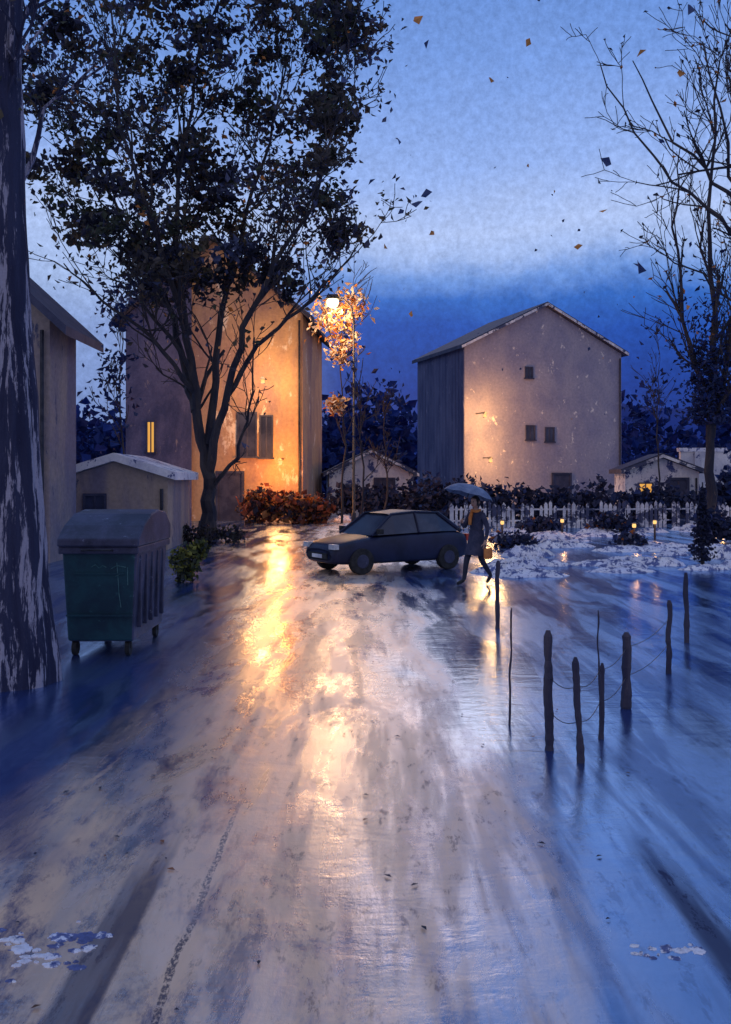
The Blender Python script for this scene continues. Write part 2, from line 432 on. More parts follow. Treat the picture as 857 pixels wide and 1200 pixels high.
# ------------------------------------------------------------ trees
def grow(mb, rng, p, d, L, r, depth, tips, spread=.6, up=.12, seg=4, mat=0, minr=.012):
    p = Vector(p); d = Vector(d).normalized(); pts = [p.copy()]; rad = [r]
    r1 = max(minr, r*.55)
    for i in range(seg):
        d = (d + Vector((rng.gauss(0,.13), rng.gauss(0,.13), rng.gauss(0,.10)+up*.4))).normalized()
        p = p + d*L/seg; pts.append(p.copy()); rad.append(r + (r1-r)*(i+1)/seg)
    mb.tube(pts, rad, 5 if r < .08 else 8, mat, cap=False)
    tips.append((p.copy(), depth))
    if depth <= 0: return
    for i in range(rng.choice((2,3,3))):
        k = rng.randint(1, seg); q = pts[k]
        dd = (d + Vector((rng.gauss(0,spread), rng.gauss(0,spread), rng.gauss(0,spread*.7)+up))).normalized()
        grow(mb, rng, q, dd, L*rng.uniform(.55,.8), max(minr, rad[k]*.6), depth-1, tips, spread, up, seg, mat, minr)

def limb(mb, rng, pts, r0, r1, tips, nsub=5, sublen=2.2, depth=2, sides=8, mat=0, spread=.6, minr=.012):
    P = []
    pts = [Vector(p) for p in pts]
    for i in range(len(pts)-1):
        for k in range(4):
            a = k/4; q = pts[i].lerp(pts[i+1], a)
            if i or k: q = q + Vector((rng.gauss(0,.05), rng.gauss(0,.05), 0))
            P.append(q)
    P.append(pts[-1]); n = len(P)
    rad = [r0+(r1-r0)*(i/(n-1))**.7 for i in range(n)]
    mb.tube(P, rad, sides, mat)
    for j in range(nsub):
        k = rng.randint(int(n*.3), n-1)
        d = (P[k]-P[k-1]).normalized()
        dd = d + Vector((rng.gauss(0,spread), rng.gauss(0,spread), rng.gauss(0,spread*.6)+.2))
        grow(mb, rng, P[k], dd, sublen*rng.uniform(.6,1.2), max(minr, rad[k]*.6), depth, tips, spread, .12, 4, mat, minr)

# main leafy tree, base (-5.13, 30.5)
bx, by, S = -5.13, 30.5, 36.0
def TP(u, v, y=0):
    return (bx+u/S, by+y, v/S)
rng = random.Random(21); tips = []; mb = MB()
mb.tube([(bx-.02,by,-.1),(bx,by,.15),(bx,by,.6)], [.46,.36,.29], 12, 0)
limb(mb, rng, [TP(0,18), TP(2,72), TP(-11,132), TP(-21,212), TP(-33,302,-.4), TP(-31,412,-.6), TP(-3,570,-.8)], .28, .04, tips, 12, 2.4, 3)
limb(mb, rng, [TP(-14,150), TP(-30,200,.6), TP(-53,282,1), TP(-93,342,1.4), TP(-133,432,1.6), TP(-183,522,1.5)], .17, .03, tips, 12, 2.3, 3)
limb(mb, rng, [TP(1,75), TP(20,152,-.4), TP(47,242,-1), TP(85,312,-1.5), TP(127,372,-1.8), TP(157,482,-2)], .17, .03, tips, 12, 2.3, 3)
limb(mb, rng, [TP(1,110), TP(7,212,.8), TP(19,332,1.2), TP(57,452,1.5), TP(87,572,1.4)], .17, .03, tips, 12, 2.3, 3)
limb(mb, rng, [TP(24,165,-.4), TP(62,222,-.9), TP(110,262,-1), TP(150,300,-1.1), TP(177,335,-1.2)], .10, .02, tips, 8, 1.6, 2)
limb(mb, rng, [TP(-15,172), TP(-60,232,-.8), TP(-110,272,-1.2), TP(-150,310,-1.6)], .10, .02, tips, 8, 1.6, 2)
limb(mb, rng, [TP(-21,240), TP(-45,330,-1.6), TP(-80,450,-2.2), TP(-90,580,-2.4)], .12, .03, tips, 10, 2.2, 3)
limb(mb, rng, [TP(5,60), TP(36,95,-.4), TP(52,150,-.8), TP(60,230,-1.2)], .09, .02, tips, 6, 1.4, 2)
fol = [(.035,.04,.075),(.05,.052,.075),(.075,.068,.062),(.06,.075,.05),(.12,.095,.055),(.09,.11,.20),(.025,.03,.055)]
clumps = [(-123,575,50),(-60,600,50),(10,590,55),(-13,500,48),(-110,480,44),(70,600,46),(135,575,40),(150,520,32),(115,470,30),
          (-55,415,38),(-165,450,34),(10,405,30),(-95,395,26),(128,402,22),(-185,520,34),(55,520,34),(-165,590,40),(165,590,26),
          (-20,445,30),(-30,640,60),(60,655,60),(-110,650,60),(140,640,40),(-95,345,14),(150,360,14),(-150,372,18),
          (40,330,26),(-35,325,26),(85,300,20),(0,300,24),(-70,300,18)]
for (u, v, r) in clumps:
    for k in range(7):
        a = rng.uniform(0, 2*math.pi); rr = r*abs(rng.gauss(0,1.0))
        cu, cv, cy = u+math.cos(a)*rr, v+math.sin(a)*rr*.85, rng.gauss(0, 1.2)
        s = rng.uniform(.10,.42)
        if cv < 275 or cu > 188: continue
        base = rng.choice(fol)
        ax_ = rng.uniform(-.5, .9)
        for q in range(int(230*s+12)):
            c = rng.choice(fol) if rng.random() < .25 else base
            kk = rng.uniform(.6,1.4)
            g1 = rng.gauss(0, s*1.25); g2 = rng.gauss(0, s*.55)
            P = Vector(TP(cu, cv, cy)) + Vector((g1*math.cos(ax_)-g2*math.sin(ax_), rng.gauss(0,s*.7), g1*math.sin(ax_)+g2*math.cos(ax_)))
            mb.leaf(P, rng.uniform(.12,.36), rng, tuple(x*kk for x in c), 1, .6)
for (p, dp) in tips:
    if p.z < 7.5 and rng.random() < .85: continue
    n = 3 if p.z > 9 else 2
    c = rng.choice(fol)
    if rng.random() < .03: c = (.5,.2,.05)
    for q in range(n):
        mb.leaf(p + Vector((rng.gauss(0,.22), rng.gauss(0,.22), rng.gauss(0,.22))), rng.uniform(.10,.28), rng, c, 1, .6)
print('tree faces', len(mb.f))
mb.obj('leafy_tree', [bark, leafm], vcol=True)

# massive trunk at the left
rng = random.Random(5); mb = MB(); tips = []
pts, rad = [], []
for i in range(34):
    z = -.1 + i*.36
    pts.append((-3.50+.05*math.sin(z*.9)-.012*z, 9.2+.04*math.cos(z*1.3), z)); rad.append(.27+.17*math.exp(-max(z,0)*1.2)+.06*max(0,1-z/4)+.010*math.sin(z*5)-.006*z)
b0 = len(mb.v); mb.tube(pts, rad, 40, 0)
for i in range(b0, len(mb.v)):
    v = Vector(mb.v[i]); c = Vector((-3.50, 9.2, v.z)); d = v-c
    k = 1 + .10*mn.noise(Vector((math.atan2(d.y,d.x)*2.5, 0, v.z*.5))) + .05*mn.noise(Vector((math.atan2(d.y,d.x)*9, 5, v.z*1.2)))
    v = c + Vector((d.x*k, d.y*k, 0)); mb.v[i] = tuple(v)
for (z, dx, dy) in ((5.6,.5,-.1),(6.4,.8,.5),(7.2,.6,-.4),(4.7,.25,.6)):
    grow(mb, rng, (-3.5, 9.2, z), (dx, dy, .9), 1.1, .04, 2, tips, .5)
for (p, dp) in tips:
    for q in range(5):
        mb.leaf(p+Vector((rng.gauss(0,.12),rng.gauss(0,.12),rng.gauss(0,.12))), rng.uniform(.05,.11), rng, rng.choice(fol), 1, .6)
mb.obj('old_tree', [bark_pale, leafm], smooth=False, vcol=True)

# bare trees at the right
rng = random.Random(11); mb = MB(); tips = []
X0, Y0 = 12.9, 35
limb(mb, rng, [(X0,Y0,-.1),(X0-.05,Y0,3),(X0+.05,Y0,7),(X0-.1,Y0,12),(X0+.3,Y0,17.5)], .24, .03, tips, 16, 2.2, 3, spread=.42)
limb(mb, rng, [(X0,Y0,3.5),(X0+.7,Y0,7),(X0+.9,Y0-.5,12),(X0+.5,Y0-.5,16.5)], .14, .025, tips, 12, 2.0, 3, spread=.42)
limb(mb, rng, [(X0,Y0,4.5),(X0-.9,Y0+.5,8),(X0-1.2,Y0+.5,11.5),(X0-1.0,Y0+.5,14.5)], .11, .02, tips, 9, 1.7, 2, spread=.42)
for (p, dp) in tips:
    if rng.random() < .28:
        mb.leaf(p, rng.uniform(.12,.26), rng, rng.choice([(.03,.035,.06),(.03,.03,.05),(.5,.2,.05)]), 1)
for k in range(1800):
    p = (X0+rng.gauss(0,.5), Y0+rng.gauss(0,.5), 4+abs(rng.gauss(0,2.0)))
    mb.leaf(p, rng.uniform(.12,.3), rng, rng.choice(navy), 1)
mb.obj('bare_tree', [bark, leafm], vcol=True)
rng = random.Random(31); mb = MB(); tips = []
limb(mb, rng, [(6.7,14,-.1),(6.7,14,3),(6.5,14,6),(6.6,14,10)], .2, .06, tips, 5, 1.6, 2)
limb(mb, rng, [(6.6,14,3.9),(5.9,14,5.3),(5.0,13.8,6.0),(4.1,13.7,6.7),(3.4,13.6,8.0)], .05, .008, tips, 7, .8, 2, 6, minr=.005)
limb(mb, rng, [(6.6,14,5.2),(5.5,14.2,6.3),(4.7,14.3,7.1),(4.1,14.4,8.4)], .05, .008, tips, 6, .8, 2, 6, minr=.005)
limb(mb, rng, [(6.6,14,3.0),(5.7,13.9,4.2),(4.9,13.8,5.0),(4.3,13.7,5.3)], .04, .007, tips, 6, .7, 2, 6, minr=.005)
limb(mb, rng, [(6.6,14,4.6),(5.6,14.3,6.6),(5.1,14.2,8.6)], .05, .01, tips, 6, .9, 2, 6, minr=.005)
for (p, dp) in tips:
    if rng.random() < .22:
        mb.leaf(p, rng.uniform(.06,.12), rng, rng.choice([(.03,.035,.06),(.03,.03,.05),(.5,.2,.05)]), 1)
mb.obj('bare_tree', [bark, leafm], vcol=True)

def sapling(name, x, y, hgt, leaves, cols, seed, lsz=.3, cluster=None, r=.06):
    rng = random.Random(seed); mb = MB(); tips = []
    limb(mb, rng, [(x,y,-.05),(x+.1,y,hgt*.35),(x-.05,y,hgt*.7),(x+.1,y,hgt)], r, .015, tips, 9, hgt*.16, 2, 6, spread=.45)
    if leaves:
        cl = cluster or [(p.x,p.y,p.z,.35) for p,_ in tips if p.z > hgt*.45]
        for i in range(leaves):
            c = rng.choice(cl)
            mb.leaf((c[0]+rng.gauss(0,c[3]), c[1]+rng.gauss(0,c[3]), c[2]+rng.gauss(0,c[3])), lsz*rng.uniform(.5,1.3), rng, rng.choice(cols), 1)
    mb.obj(name, [bark, leafm], vcol=True)
aut_glow = [(.6,.27,.07),(.75,.5,.25),(.8,.7,.55),(.78,.66,.5),(.5,.18,.05)]  # orange leaves; the cream tones stand in for the street lamp's halo
sapling('autumn_glow_sapling', -1.05, 41.5, 9.6, 1000, aut_glow, 3, .28, [(-1.3,41.4,9.3,.5),(-.9,41.6,8.1,.35),(-.6,41.3,9.6,.4),(-1.1,41.5,7.4,.22),(-1.3,41.5,5.2,.2),(-1.6,41.5,8.9,.4)])
sapling('thin_sapling', -.2, 39, 7.0, 60, navy, 8)
sapling('thin_sapling', .9, 44, 6.2, 60, navy, 9)
sapling('thin_sapling', 14.3, 46, 7.5, 60, navy, 12)
sapling('thin_sapling', -9.4, 36, 8.5, 300, navy, 13)

# bushes, hedges
clump('autumn_shrub', [(-4.6,41.5,.8,1.0,.7,.8,1),(-3.2,41,.7,.9,.7,.7,1),(-2.2,41.4,.6,.7,.6,.6,1)], 500, .28, [(.35,.09,.04),(.4,.16,.05),(.12,.05,.05),(.05,.04,.06)], 4)
clump('green_shrub', [(-3.45,18,.35,.28,.25,.36,1),(-3.2,18.1,.62,.18,.2,.2,.5)], 420, .11, [(.09,.11,.03),(.22,.22,.04),(.04,.05,.04)], 5)
clump('undergrowth', [(-6.2+.7*i, 29+rng.uniform(-.6,.6), .25, .5,.4,.3,.7) for i in range(4)], 320, .12, [(.03,.03,.06),(.06,.06,.05),(.05,.04,.04)], 6)
clump('hedge', [(5.5+1.0*i, 42+rng.uniform(-.5,.5), .8, .9,.6,rng.uniform(.5,1.3),1) for i in range(11)], 300, .28, hedgec, 14)
clump('hedge', [(-1.0+1.0*i, 46+rng.uniform(-.5,.5), .9, .9,.6,rng.uniform(.6,1.4),1) for i in range(7)], 300, .28, hedgec, 15)
clump('bush', [(10.7,29,.5,.55,.5,.55,1),(11.6,29.3,.4,.5,.5,.4,.7)], 400, .2, hedgec, 16)
clump('bush', [(19.5,44,2.2,2.4,1.5,2.2,2),(16.8,43,1.2,1,1,1.1,1)], 600, .32, navy, 17)
clump('bush', [(6.2,33,.3,.8,.5,.35,1),(9.0,34,.4,.9,.5,.4,1)], 380, .2, hedgec*4+[(.4,.13,.04),(.25,.25,.32)], 19)
clump('bush', [(4.2,27,.2,.7,.4,.25,1),(7.6,27,.2,.5,.4,.25,.8)], 340, .15, hedgec*3+[(.45,.15,.04),(.3,.3,.38)], 20)
clump('small_conifer', [(7.9,22,.2+.2*i,.30-.035*i,.30-.035*i,.16,.4) for i in range(8)], 260, .10, [(.015,.02,.06),(.03,.035,.07)], 18, stems=[([(7.9,22,0),(7.9,22,1.9)],[.05,.015])])

# ------------------------------------------------------------ snow remnants
def snow_patch(mb, x, y, rx, ry, h, seed):
    n, m = 44, 7; b = len(mb.v); mb.v.append((x, y, h))
    for j in range(1, m+1):
        f = j/m
        for i in range(n):
            a = 2*math.pi*i/n
            k = 1 + .55*mn.noise(Vector((math.cos(a)*1.6, math.sin(a)*1.6, seed*3.1))) + .4*mn.noise(Vector((math.cos(a)*6, math.sin(a)*6, seed)))
            z = h*(1-f**2)**.8 if f < 1 else -.01
            z *= 1+.7*mn.noise(Vector((i*.7, j*.9, seed)))
            mb.v.append((x+math.cos(a)*rx*f*k, y+math.sin(a)*ry*f*k, z if f < 1 else -.01))
    for i in range(n):
        i2 = (i+1) % n; mb.face((b, b+1+i, b+1+i2))
        for j in range(m-1):
            mb.face((b+1+j*n+i, b+1+(j+1)*n+i, b+1+(j+1)*n+i2, b+1+j*n+i2))
rng = random.Random(77); mb = MB()
for i in range(58):
    y = rng.uniform(19, 36); lo = 2.8+(y-19)*.14
    x = rng.uniform(lo, y*.42)
    s = rng.uniform(.10,.6)
    snow_patch(mb, x, y, s*1.5, s*.6, s*rng.uniform(.2,.5), i)
for i in range(6):
    snow_patch(mb, rng.uniform(-2.5,4), rng.uniform(36,45), rng.uniform(.3,.7), .3, rng.uniform(.1,.25), 160+i)
mb.obj('snow_banks', [snowm], smooth=True)
mb = MB()
for i in range(60):
    s = abs(rng.gauss(0,.016))+.005
    snow_patch(mb, rng.uniform(-1.75,-1.15)+rng.gauss(0,.03), 4.0+rng.gauss(0,.09), s*1.6, s, .008, 200+i)
for i in range(26):
    s = abs(rng.gauss(0,.009))+.003
    snow_patch(mb, rng.uniform(1.13,1.42), 3.96+rng.gauss(0,.03), s*1.5, s, .006, 330+i)
mb.obj('slush_patches', [snowm], smooth=True)

# ------------------------------------------------------------ street lamp
root = empty('street_lamp', (-.5, 40, 0))
mb = MB()
mb.tube([(0,0,-.05),(0,0,.5),(0,0,.52),(0,0,8.9)], [.11,.10,.06,.04], 10)
mb.tube([(0,0,8.6),(-.1,0,9.3),(-.4,0,9.6),(-.8,0,9.65)], [.035,.035,.03,.03], 8)
mb.obj('pole', [metald], root, smooth=True)
mb = MB(); mb.prism([(-1.2,9.62),(-.6,9.62),(-.68,9.8),(-1.1,9.8)], -.18, .18); mb.obj('lamp_housing', [metald], root)
mb = MB()
mb.tube([(-.9,0,9.25),(-.9,0,9.32),(-.9,0,9.45),(-.9,0,9.58),(-.9,0,9.615)], [.08,.2,.26,.24,.2], 14); mb.obj('lamp_globe', [bulb], root, smooth=True)
point_light('lamp_light', (-.9,-.1,9.0), 650, (1,.58,.27), .5, root)

# ------------------------------------------------------------ refuse container
binm = mat_mottle('teal_plastic', (.003,.024,.045), (.006,.05,.07), 3, .6, c3=(.02,.09,.11), c3_at=(.60,.68), bump=.1)
bind = mat_mottle('dark_plastic', (.018,.022,.05), (.05,.055,.11), 3, .5, c3=(.2,.23,.33), c3_at=(.62,.66), bump=.1)
rubber = mat_mottle('rubber', (.01,.01,.012), (.03,.03,.03), 8, .8)
chalk = mat_mottle('chalk_scuff', (.04,.14,.15), (.12,.26,.26), 20, .9, bump=0)
def container(name, loc, rot, w, d, hgt, rise):
    root = empty(name, loc, rot)
    mb = MB(); b = len(mb.v)
    a = .05
    mb.v += [(a,a,.16),(w-a,a,.16),(w-a,d-a,.16),(a,d-a,.16),(0,0,hgt),(w,0,hgt),(w,d,hgt),(0,d,hgt)]
    for q in ((0,3,2,1),(4,5,6,7),(1,2,6,5),(2,3,7,6),(3,0,4,7)): mb.face(tuple(b+i for i in q), 1)
    mb.face((b,b+1,b+5,b+4), 0)
    bevel(mb.obj('body', [binm, bind], root), .03, 3)
    mb = MB()
    mb.box(-.03, w+.03, -.03, d+.03, hgt-.07, hgt+.01)
    for i in range(5):
        v = d*(.14+.18*i); mb.box(w-.06, w+.005, v-.02, v+.02, .3, hgt-.1)
    bevel(mb.obj('rim_and_ribs', [bind], root), .012)
    mb = MB()
    mb.box(.13,.71,-.004,.035,hgt-.30,hgt-.285,0); mb.box(.05,.79,-.002,.05,.45,.47,0)
    mb.obj('front_ribs', [binm], root)
    mb = MB()
    prof = [(-.06,hgt+.012),(-.05,hgt+.10),(d*.12,hgt+rise*.6),(d*.35,hgt+rise*.9),(d*.6,hgt+rise),(d*.85,hgt+rise*.9),(d+.04,hgt+rise*.5),(d+.04,hgt+.012)]
    n = len(prof); b = len(mb.v)
    mb.v += [(-.04,p[0],p[1]) for p in prof]+[(w+.04,p[0],p[1]) for p in prof]
    mb.face(tuple(b+i for i in range(n))); mb.face(tuple(b+n+i for i in reversed(range(n))))
    for i in range(n): j=(i+1)%n; mb.face((b+j,b+i,b+n+i,b+n+j))
    bevel(mb.obj('lid', [bind], root), .02)
    mb = MB(); mb.tube([(w*.3,-.05,hgt-.03),(w*.3,-.1,hgt-.02),(w*.7,-.1,hgt-.02),(w*.7,-.05,hgt-.03)], [.012]*4, 6)
    mb.obj('handle', [metald], root)
    mb = MB()
    for (u,v) in ((.12,.12),(w-.12,.12),(.12,d-.12),(w-.12,d-.12)):
        mb.tube([(u-.025,v,.08),(u+.025,v,.08)], [.08,.08], 14); mb.box(u-.035,u+.035,v-.02,v+.02,.08,.2)
    mb.obj('castors', [rubber], root)
    mb = MB()
    def fy(z): return .05*(hgt-z)/(hgt-.16)-.004
    for path in ([(.62,1.05),(.63,.9),(.64,.7),(.66,.55)],[(.55,.98),(.62,1.02),(.72,1.0)],[(.74,1.0),(.74,.8)],[(.33,1.0),(.38,1.03),(.42,.99),(.46,1.02),(.50,1.0)],[(.60,.9),(.68,.93)]):
        mb.tube([(x, fy(z), z) for x,z in path], [.003]*len(path), 5)
    mb.obj('scuff_marks', [chalk], root)
    return root
container('rubbish_container', (-3.40, 10.5, 0), R(-1), .84, 1.5, 1.22, .40)

# ------------------------------------------------------------ wooden posts
woodm = mat_mottle('weathered_wood', (.03,.03,.06), (.07,.06,.08), 6, .85, c3=(.2,.16,.14), c3_at=(.64,.7), stretch=(1,1,.2))
def post(x, y, hgt, r, lean=0):
    mb = MB(); pts=[]; rad=[]
    for i in range(22):
        z = -.05+(hgt+.05)*i/21; f = i/21
        k = r*(1+.18*mn.noise(Vector((x*9,z*7,0)))+.28*mn.noise(Vector((x*5,z*26,3)))) * (1-.18*f) * (.55 if f > .97 else 1)
        pts.append((x+lean*z+.02*mn.noise(Vector((x,z*4,9))), y, z)); rad.append(k)
    mb.tube(pts, rad, 7); mb.obj('wooden_post', [woodm])
post(1.34, 6.9, .88, .036, .012); post(1.50, 6.6, .74, .028, -.02); post(2.27, 8.15, .66, .045, 0)
post(1.16, 7.6, .95, .010, .03); post(1.95, 7.8, .9, .009, -.02); post(1.80, 7.2, .58, .022, .04)
post(3.1, 9.6, .75, .03, .01); post(1.75, 12.5, .9, .035, .02); post(3.9, 11.4, .85, .035, -.01)
mb = MB()
for z0 in (.30,.55):
    P = [Vector((1.34,6.9,z0)), Vector((1.5,6.62,z0-.02)), Vector((1.80,7.2,z0-.02)), Vector((2.27,8.15,z0-.02)), Vector((3.1,9.6,z0))]
    pts = []
    for i in range(4):
        for k in range(6):
            a=k/6; q=P[i].lerp(P[i+1],a); q.z -= .05*math.sin(math.pi*a); pts.append(q)
    mb.tube(pts+[P[-1]], [.003]*(len(pts)+1), 5)
mb.obj('fence_wire', [metald])

# ------------------------------------------------------------ car
glassc = mat_mottle('car_glass', (.02,.025,.05), (.06,.07,.10), 1, .15, spec=.6, bump=0)
redm = mat_mottle('red_lens', (.4,.03,.02), (.5,.06,.02), 5, .3)
lensm = mat_mottle('clear_lens', (.4,.42,.45), (.6,.6,.6), 5, .2)
paint1 = mat_mottle('car_paint_dark', (.005,.007,.025), (.014,.018,.055), 1.2, .42, spec=.35, bump=0, grain=.1)
def car(name, loc, rot, paint, scale=1.0):
    root = empty(name, loc, rot); root.scale = (scale,)*3
    st = [(-2.0,.60,.34,.56),(-1.95,.72,.26,.68),(-1.75,.80,.22,.76),(-1.3,.83,.21,.84),(-.85,.84,.21,.90),(-.2,.85,.21,.93),(.6,.85,.21,.95),(1.3,.84,.21,.96),(1.75,.81,.23,.94),(1.93,.74,.28,.86),(1.98,.64,.36,.68)]
    mb = MB()
    for (x,hw,z0,z1) in st:
        zm = (z0+z1)/2
        sec = [(0,z0),(hw*.8,z0),(hw*.96,z0+.07),(hw,zm),(hw*.97,z1-.08),(hw*.86,z1),(0,z1+.03)]
        ring = sec + [(-a,b) for a,b in reversed(sec[1:-1])]
        for a,b in ring: mb.v.append((x,a,b))
    n = 12
    for i in range(len(st)-1):
        for k in range(n):
            k2=(k+1)%n; mb.face((i*n+k,i*n+k2,(i+1)*n+k2,(i+1)*n+k))
    mb.face(tuple(range(n))); mb.face(tuple(reversed(range((len(st)-1)*n,len(st)*n))))
    o = mb.obj('body', [paint], root, smooth=True)
    s = o.modifiers.new('s','SUBSURF'); s.levels=1; s.render_levels=2
    cab = [(-.95,.74,.90),(-.30,.60,1.38),(.35,.60,1.43),(1.05,.58,1.40),(1.72,.68,.94)]
    mb = MB()
    low = [(-.95,.76,.90),(-.30,.78,.92),(.35,.78,.94),(1.05,.77,.95),(1.72,.68,.94)]
    for (x,hw,z) in cab: mb.v += [(x,-hw,z),(x,hw,z)]
    for (x,hw,z) in low: mb.v += [(x,-hw,z),(x,hw,z)]
    for i in range(4):
        a=2*i; mb.face((a,a+1,a+3,a+2)); b=10+2*i; mb.face((a,a+2,b+2,b)); mb.face((a+1,b+1,b+3,a+3))
    mb.obj('windows', [glassc], root)
    mb = MB()
    rp = [(-.34,.605,1.375),(.35,.61,1.447),(1.09,.59,1.405)]
    for (x,hw,z) in rp: mb.v += [(x,-hw,z),(x,-hw*.6,z+.03),(x,hw*.6,z+.03),(x,hw,z)]
    for i in range(2):
        for k in range(3): a=4*i+k; mb.face((a,a+1,a+5,a+4))
    for sgn in (-1,1):
        for (p,q,r) in (((-.97,.75,.9),(-.32,.605,1.39),.035),((.38,.79,.94),(.36,.61,1.42),.03),((1.74,.69,.94),(1.07,.585,1.41),.05),((-.32,.61,1.39),(.36,.615,1.44),.028),((.36,.615,1.44),(1.07,.59,1.41),.028)):
            mb.tube([(p[0],p[1]*sgn,p[2]),(q[0],q[1]*sgn,q[2])],[r,r],6)
    mb.obj('roof_and_pillars', [paint], root, smooth=False)
    for i,(x,y) in enumerate(((-1.28,-.78),(-1.28,.78),(1.25,-.78),(1.25,.78))):
        mb = MB(); s=1 if y>0 else -1
        mb.tube([(x,y-s*.1,.31),(x,y-s*.08,.31),(x,y+s*.08,.31),(x,y+s*.09,.31)],[.27,.31,.31,.28],22,0)
        mb.tube([(x,y+s*.085,.31),(x,y+s*.10,.31)],[.17,.15],18,1)
        mb.obj(f'wheel_{i+1}', [rubber, slate], root)
    mb = MB()
    for s in (-1,1):
        mb.box(-2.0,-1.86,s*.62-.13,s*.62+.13,.60,.72,0); mb.box(1.90,1.99,s*.62-.1,s*.62+.1,.68,.86,1)
        mb.box(-.86,-.76,s*.88-.09,s*.88+.09,.94,1.06,2)
    mb.box(-2.03,-1.93,-.45,.45,.36,.5,2); mb.box(1.95,2.02,-.5,.5,.36,.48,2)
    mb.box(-2.04,-2.025,-.24,.24,.38,.47,3)
    bevel(mb.obj('lights_and_bumpers', [lensm, redm, rubber, trimw], root), .02)
    return root
car('parked_car', (.50, 20.6, 0), R(32), paint1, .88)

# ------------------------------------------------------------ person with umbrella
coatm = mat_mottle('coat_cloth', (.03,.035,.07), (.06,.06,.10), 8, .9)
trous = mat_mottle('trouser_cloth', (.02,.022,.04), (.04,.04,.06), 9, .9)
skinm = mat_mottle('skin', (.42,.24,.17), (.5,.3,.22), 9, .6, bump=.05)
hairm = mat_mottle('hair', (.03,.02,.015), (.06,.04,.03), 20, .6)
orang = mat_mottle('orange_cloth', (.6,.18,.04), (.75,.3,.08), 6, .8)
umbm = mat_mottle('umbrella_cloth', (.10,.14,.24), (.20,.25,.36), 4, .7)
def person(loc, rot):
    root = empty('person_with_umbrella', loc, rot)
    J = {'pel':((0,0,.87),.13,.10),'sp':((0,0,1.04),.115,.09),'ch':((0,-.01,1.24),.145,.10),'nk':((0,-.01,1.38),.052,.052),'hd':((0,-.02,1.46),.05,.05)}
    for s,fw in ((-1,-1),(1,1)):
        k = 'l' if s<0 else 'r'
        J['hip'+k]=((s*.085,0,.83),.085,.09); J['kn'+k]=((s*.09,-.17 if fw<0 else .04,.47),.058,.06)
        J['an'+k]=((s*.09,-.24 if fw<0 else .30,.09 if fw<0 else .16),.036,.04)
        J['to'+k]=((s*.10,-.42 if fw<0 else .17,.035 if fw<0 else .03),.035,.028)
        J['sh'+k]=((s*.17,0,1.31),.062,.062)
    J['ell']=((-.25,-.06,1.07),.045,.045); J['wrl']=((-.13,-.27,1.17),.03,.03); J['hal']=((-.09,-.31,1.20),.03,.022)
    J['elr']=((.24,.05,1.06),.045,.045); J['wrr']=((.25,-.02,.84),.03,.03); J['har']=((.25,-.04,.77),.036,.02)
    E = [('pel','sp'),('sp','ch'),('ch','nk'),('nk','hd')]
    for k in 'lr': E += [('pel','hip'+k),('hip'+k,'kn'+k),('kn'+k,'an'+k),('an'+k,'to'+k),('ch','sh'+k),('sh'+k,'el'+k),('el'+k,'wr'+k),('wr'+k,'ha'+k)]
    def fing(base, key, dirs, side):
        p = Vector(J[base][0])
        for i,(off,d1,d2) in enumerate(dirs):
            a = p+Vector(off); b = a+Vector(d1); c = b+Vector(d2)
            J[f'{key}a{i}']=(tuple(a),.010,.010); J[f'{key}b{i}']=(tuple(b),.009,.009); J[f'{key}c{i}']=(tuple(c),.008,.008)
            E.extend([(base,f'{key}a{i}'),(f'{key}a{i}',f'{key}b{i}'),(f'{key}b{i}',f'{key}c{i}')])
    fing('har','fr',[((0,-.03+.02*i,-.03),(-.008,0,-.035+.004*abs(i-1)),(-.018,0,-.025)) for i in range(4)]+[((-.005,-.045,.0),(-.01,-.02,-.02),(-.01,-.004,-.02))],1)
    fing('hal','fl',[((.02,-.01,-.03+.02*i),(.025,-.012,0),(.0,.03,.002)) for i in range(4)]+[((.0,.012,.03),(.02,.014,.01),(.018,-.005,.004))],1)
    names = list(J); idx = {n:i for i,n in enumerate(names)}
    me = bpy.data.meshes.new('bodysk'); me.from_pydata([J[n][0] for n in names], [(idx[a],idx[b]) for a,b in E], [])
    o = bpy.data.objects.new('bodysk', me); scene.collection.objects.link(o)
    o.modifiers.new('sk','SKIN'); su=o.modifiers.new('ss','SUBSURF'); su.levels=2
    for i,n in enumerate(names):
        sv = me.skin_vertices[0].data[i]; sv.radius=(J[n][1],J[n][2]); sv.use_root = (n=='pel')
    dg = bpy.context.evaluated_depsgraph_get(); dg.update()
    m2 = bpy.data.meshes.new_from_object(o.evaluated_get(dg)); bpy.data.objects.remove(o)
    m2.materials.clear()
    for m in (coatm, trous, skinm, rubber): m2.materials.append(m)
    for p in m2.polygons:
        c = p.center; p.use_smooth = True
        if c.z > 1.385: k=2
        elif (c.x>.19 and c.z<.85 and c.z>.6): k=2
        elif (c.y<-.28 and c.z>1.1): k=2
        elif c.z<.1 or (c.y>.15 and c.z<.12): k=3
        elif c.z<.86: k=1
        else: k=0
        p.material_index=k
    b = bpy.data.objects.new('body', m2); scene.collection.objects.link(b); b.parent = root
    mb = MB(); n=20; rings=[(1.02,.150,.115,0),(.88,.165,.135,0),(.72,.18,.17,-.01),(.56,.20,.215,-.01)]
    for (z,rx,ry,oy) in rings:
        for i in range(n):
            a=2*math.pi*i/n; k=1+.05*math.sin(5*a)*(1.05-z)*2
            mb.v.append((math.cos(a)*rx*k, oy+math.sin(a)*ry*k, z+.01*math.sin(3*a)))
    for j in range(3):
        for i in range(n): i2=(i+1)%n; mb.face((j*n+i,(j+1)*n+i,(j+1)*n+i2,j*n+i2))
    mb.obj('coat_skirt',[coatm],root,smooth=True)
